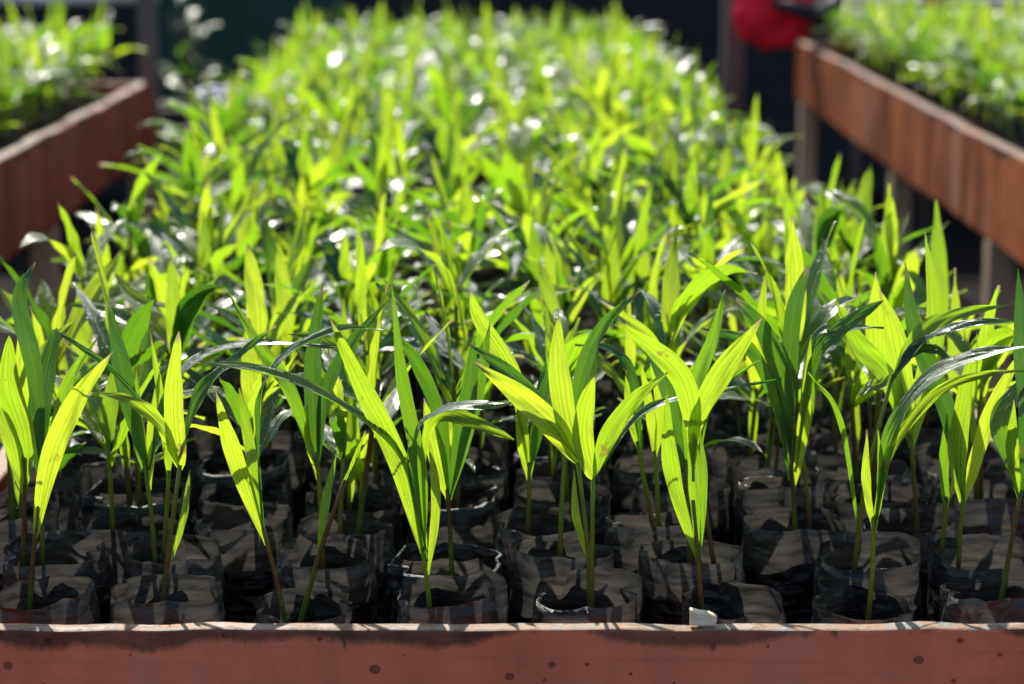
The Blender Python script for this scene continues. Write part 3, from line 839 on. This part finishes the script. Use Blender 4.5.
# crates with a blue plastic bag
def crate(x, y, z, label, rz=0, s=(.36, .28, .2)):
    e = empty('plastic_crate', (x, y, z), label, 'crate', 'grey crates behind the left aisle'); e.rotation_euler = (0, 0, rz)
    sx, sy, sz = s; m = MB(); t = .008
    m.box(-sx/2, sx/2, -sy/2, sy/2, 0, t)
    for zz in (.0, .055, .11, sz-.035):
        h = .03 if zz < sz-.04 else .033
        zz += t+.001
        m.box(-sx/2, sx/2, -sy/2, -sy/2+t, zz, zz+h); m.box(-sx/2, sx/2, sy/2-t, sy/2, zz, zz+h)
        m.box(-sx/2, -sx/2+t, -sy/2+t+.001, sy/2-t-.001, zz, zz+h); m.box(sx/2-t, sx/2, -sy/2+t+.001, sy/2-t-.001, zz, zz+h)
    link('crate_wall', m.mesh('crate_wall', [M['crate']], False), e)
    m = MB()
    for a in (-1, 1):
        for b in (-1, 1): m.box(a*(sx/2+.004)-.012, a*(sx/2+.004)+.012, b*(sy/2+.004)-.012, b*(sy/2+.004)+.012, .002, sz)
    link('corner_post', m.mesh('corner_post', [M['crate']], False), e)
    m = MB(); m.box(-sx/2-.012, sx/2+.012, -sy/2-.012, -sy/2+.012, sz+.001, sz+.014); m.box(-sx/2-.012, sx/2+.012, sy/2-.012, sy/2+.012, sz+.001, sz+.014)
    m.box(-sx/2-.012, -sx/2+.012, -sy/2+.013, sy/2-.013, sz+.001, sz+.014); m.box(sx/2-.012, sx/2+.012, -sy/2+.013, sy/2-.013, sz+.001, sz+.014)
    link('rim', m.mesh('rim', [M['crate']], False), e)
    return e
xx = (205-512)/F*7.4
for i, lb_ in enumerate(('bottom grey crate of the stack behind the left aisle', 'second grey crate up in the stack behind the left aisle', 'topmost grey crate of the stack behind the left aisle')):
    crate(xx+.01*i, 7.5, .215*i, lb_, .05*i)
xx = (222-512)/F*6.6
for i, lb_ in enumerate(('bottom grey crate under the blue plastic bag', 'middle grey crate under the blue plastic bag', 'upper grey crate directly beneath the blue plastic bag')):
    crate(xx, 6.65, .215*i, lb_, -.1+.08*i, (.30, .26, .2))

def blob(name, c, sx, sy, sz, mat, seed, amp=.25, fr=2.4, sub=4, parent=None):
    import bmesh
    bm = bmesh.new(); bmesh.ops.create_icosphere(bm, subdivisions=sub, radius=1)
    q = Vector((seed*5.1, seed, 0))
    for v in bm.verts:
        d = v.co.normalized(); r = 1+amp*noise.noise(d*fr+q)+amp*.5*abs(noise.noise(d*fr*2.7+q))
        v.co = Vector((d.x*r*sx, d.y*r*sy, d.z*r*sz))
    me = bpy.data.meshes.new(name); bm.to_mesh(me); bm.free(); me.materials.append(mat)
    me.polygons.foreach_set('use_smooth', [True]*len(me.polygons))
    return link(name, me, parent, c)
zt = .215*3
b = blob('plastic_bag', (xx+.0, 6.65, zt+.06), .085, .07, .06, M['plastic'], 3, .5, 2.6)
tag(b, 'crumpled pale blue plastic bag on the crates past the left bench', 'plastic bag')

# leafy plant in a pot behind the left aisle
def leafy_plant(x, y, h, label, seed):
    rr = random.Random(seed)
    e = empty('leafy_plant', (x, y, 0), label, 'plant')
    m = MB(); m.tube([Vector((0, 0, 0)), Vector((0, 0, .12)), Vector((0, 0, .24))], [.09, .11, .13], 20)
    link('plant_pot', m.mesh('plant_pot', [M['crate']]), e)
    m = MB(); lf = MB()
    for s in range(5):
        a = rr.uniform(0, 2*pi); tip = Vector((cos(a)*rr.uniform(.05, .14), sin(a)*rr.uniform(.05, .14), h*rr.uniform(.85, 1.05)))
        P = [Vector((0, 0, .2)), Vector((tip.x*.3, tip.y*.3, h*.5)), tip]; m.tube(catmull(P, 6), .006, 6)
        for k in range(9):
            st = catmull(P, 12)[4+rr.randrange(9)]; b_ = rr.uniform(0, 2*pi); L = rr.uniform(.09, .15); d = Vector((cos(b_), sin(b_), rr.uniform(.1, .8))).normalized()
            lf.merge(leaf_mb([st, st+d*L*.5, st+d*L+Vector((0, 0, -.03))], rr.uniform(.03, .045), Vector((0, 0, 1)), rr.uniform(.3, .7), .2, 0, 8, 6, k), Matrix(), 0)
    link('stalk', m.mesh('stalk', [M['bark']]), e); link('foliage', lf.mesh('foliage', [M['leaf']]), e)
leafy_plant((198-512)/F*8.3, 8.3, .95, 'bushy green potted plant standing behind the grey crates', 4)

# red cloth and pink bundle near the right bench
def cloth(name, pxc, y, ztop, zbot, wtop, wbot, mat, seed, parent=None):
    m = MB(); vs = []; nx, nz = 26, 16
    for s in (0, 1):
        for j in range(nz+1):
            t = j/nz; z = ztop+(zbot-ztop)*t; ww = wtop+(wbot-wtop)*t
            for i in range(nx+1):
                u = i/nx-.5
                dy = .022*sin(u*22+seed+t)*(.4+t)+.02*noise.noise(Vector((u*3, t*2, seed)))
                zz = z+(.03*cos(u*5)+.015*noise.noise(Vector((u*6, 0, seed))))*(t)
                vs.append((u*ww-.03*t*(u-.2), dy+s*.03, zz))
    W = nx+1; H = nz+1; A = W*H
    fs = [(j*W+i, (j+1)*W+i, (j+1)*W+i+1, j*W+i+1) for j in range(nz) for i in range(nx)]
    fs += [(A+j*W+i, A+j*W+i+1, A+(j+1)*W+i+1, A+(j+1)*W+i) for j in range(nz) for i in range(nx)]
    fs += [(i, i+1, A+i+1, A+i) for i in range(nx)]+[(nz*W+i, A+nz*W+i, A+nz*W+i+1, nz*W+i+1) for i in range(nx)]
    fs += [(j*W, A+j*W, A+(j+1)*W, (j+1)*W) for j in range(nz)]+[(j*W+nx, (j+1)*W+nx, A+(j+1)*W+nx, A+j*W+nx) for j in range(nz)]
    m.add(vs, fs); o = link(name, m.mesh(name, [mat]), parent, ((pxc-512)/F*y*1.02, y, 0)); return o
rc = blob('red_cloth', ((762-512)/F*7.7, 7.45, .95), .112, .08, .12, M['red'], 6, .45, 2.0)
tag(rc, 'bunched bright red cloth with a black strap at the far end of the right bench', 'cloth')
m = MB(); m.tube([Vector((-.01, -.10, .02)), Vector((.06, -.10, -.005)), Vector((.12, -.08, -.02)), Vector((.18, -.02, .0)), Vector((.22, .03, .05))], [.016, .024, .028, .026, .02], 10)
link('strap', m.mesh('strap', [M['black']]), rc)
pb = blob('pink_bundle', ((929-512)/F*8.0, 7.95, Z0+.17), .045, .04, .04, M['pink'], 8, .4)
tag(pb, 'small pink cloth bundle behind the right bench seedlings', 'cloth')
zp = Z0+.13
post((929-512)/F*8.0, 7.95, zp, .04, 'short dark post topped by the pink cloth bundle, past the right bench', 0, 'black')

M['tarp'] = simple('pale_pipe', (.70, .66, .62), (.5, .46, .42), 7, .5, .7, .02)

def pipe_rail(x0, x1, y, z, label):
    e = empty('pipe_rail', ((x0+x1)/2, y, 0), label, 'pipe rail'); hx = (x1-x0)/2
    m = MB(); m.tube([Vector((-hx, 0, z)), Vector((0, 0, z-.01)), Vector((hx, 0, z))], .022, 12); link('pipe', m.mesh('pipe', [M['tarp']]), e)
    for a in (-hx+.05, hx-.05):
        m = MB(); m.tube([Vector((a, 0, 0)), Vector((a, 0, z-.02))], .018, 10); link('upright', m.mesh('upright', [M['grey']]), e)
pipe_rail(-2.1, -1.25, 8.6, .93, 'pale pipe rail behind the left bench')
pipe_rail(1.22, 2.2, 8.9, .90, 'pale pipe rail behind the right bench')
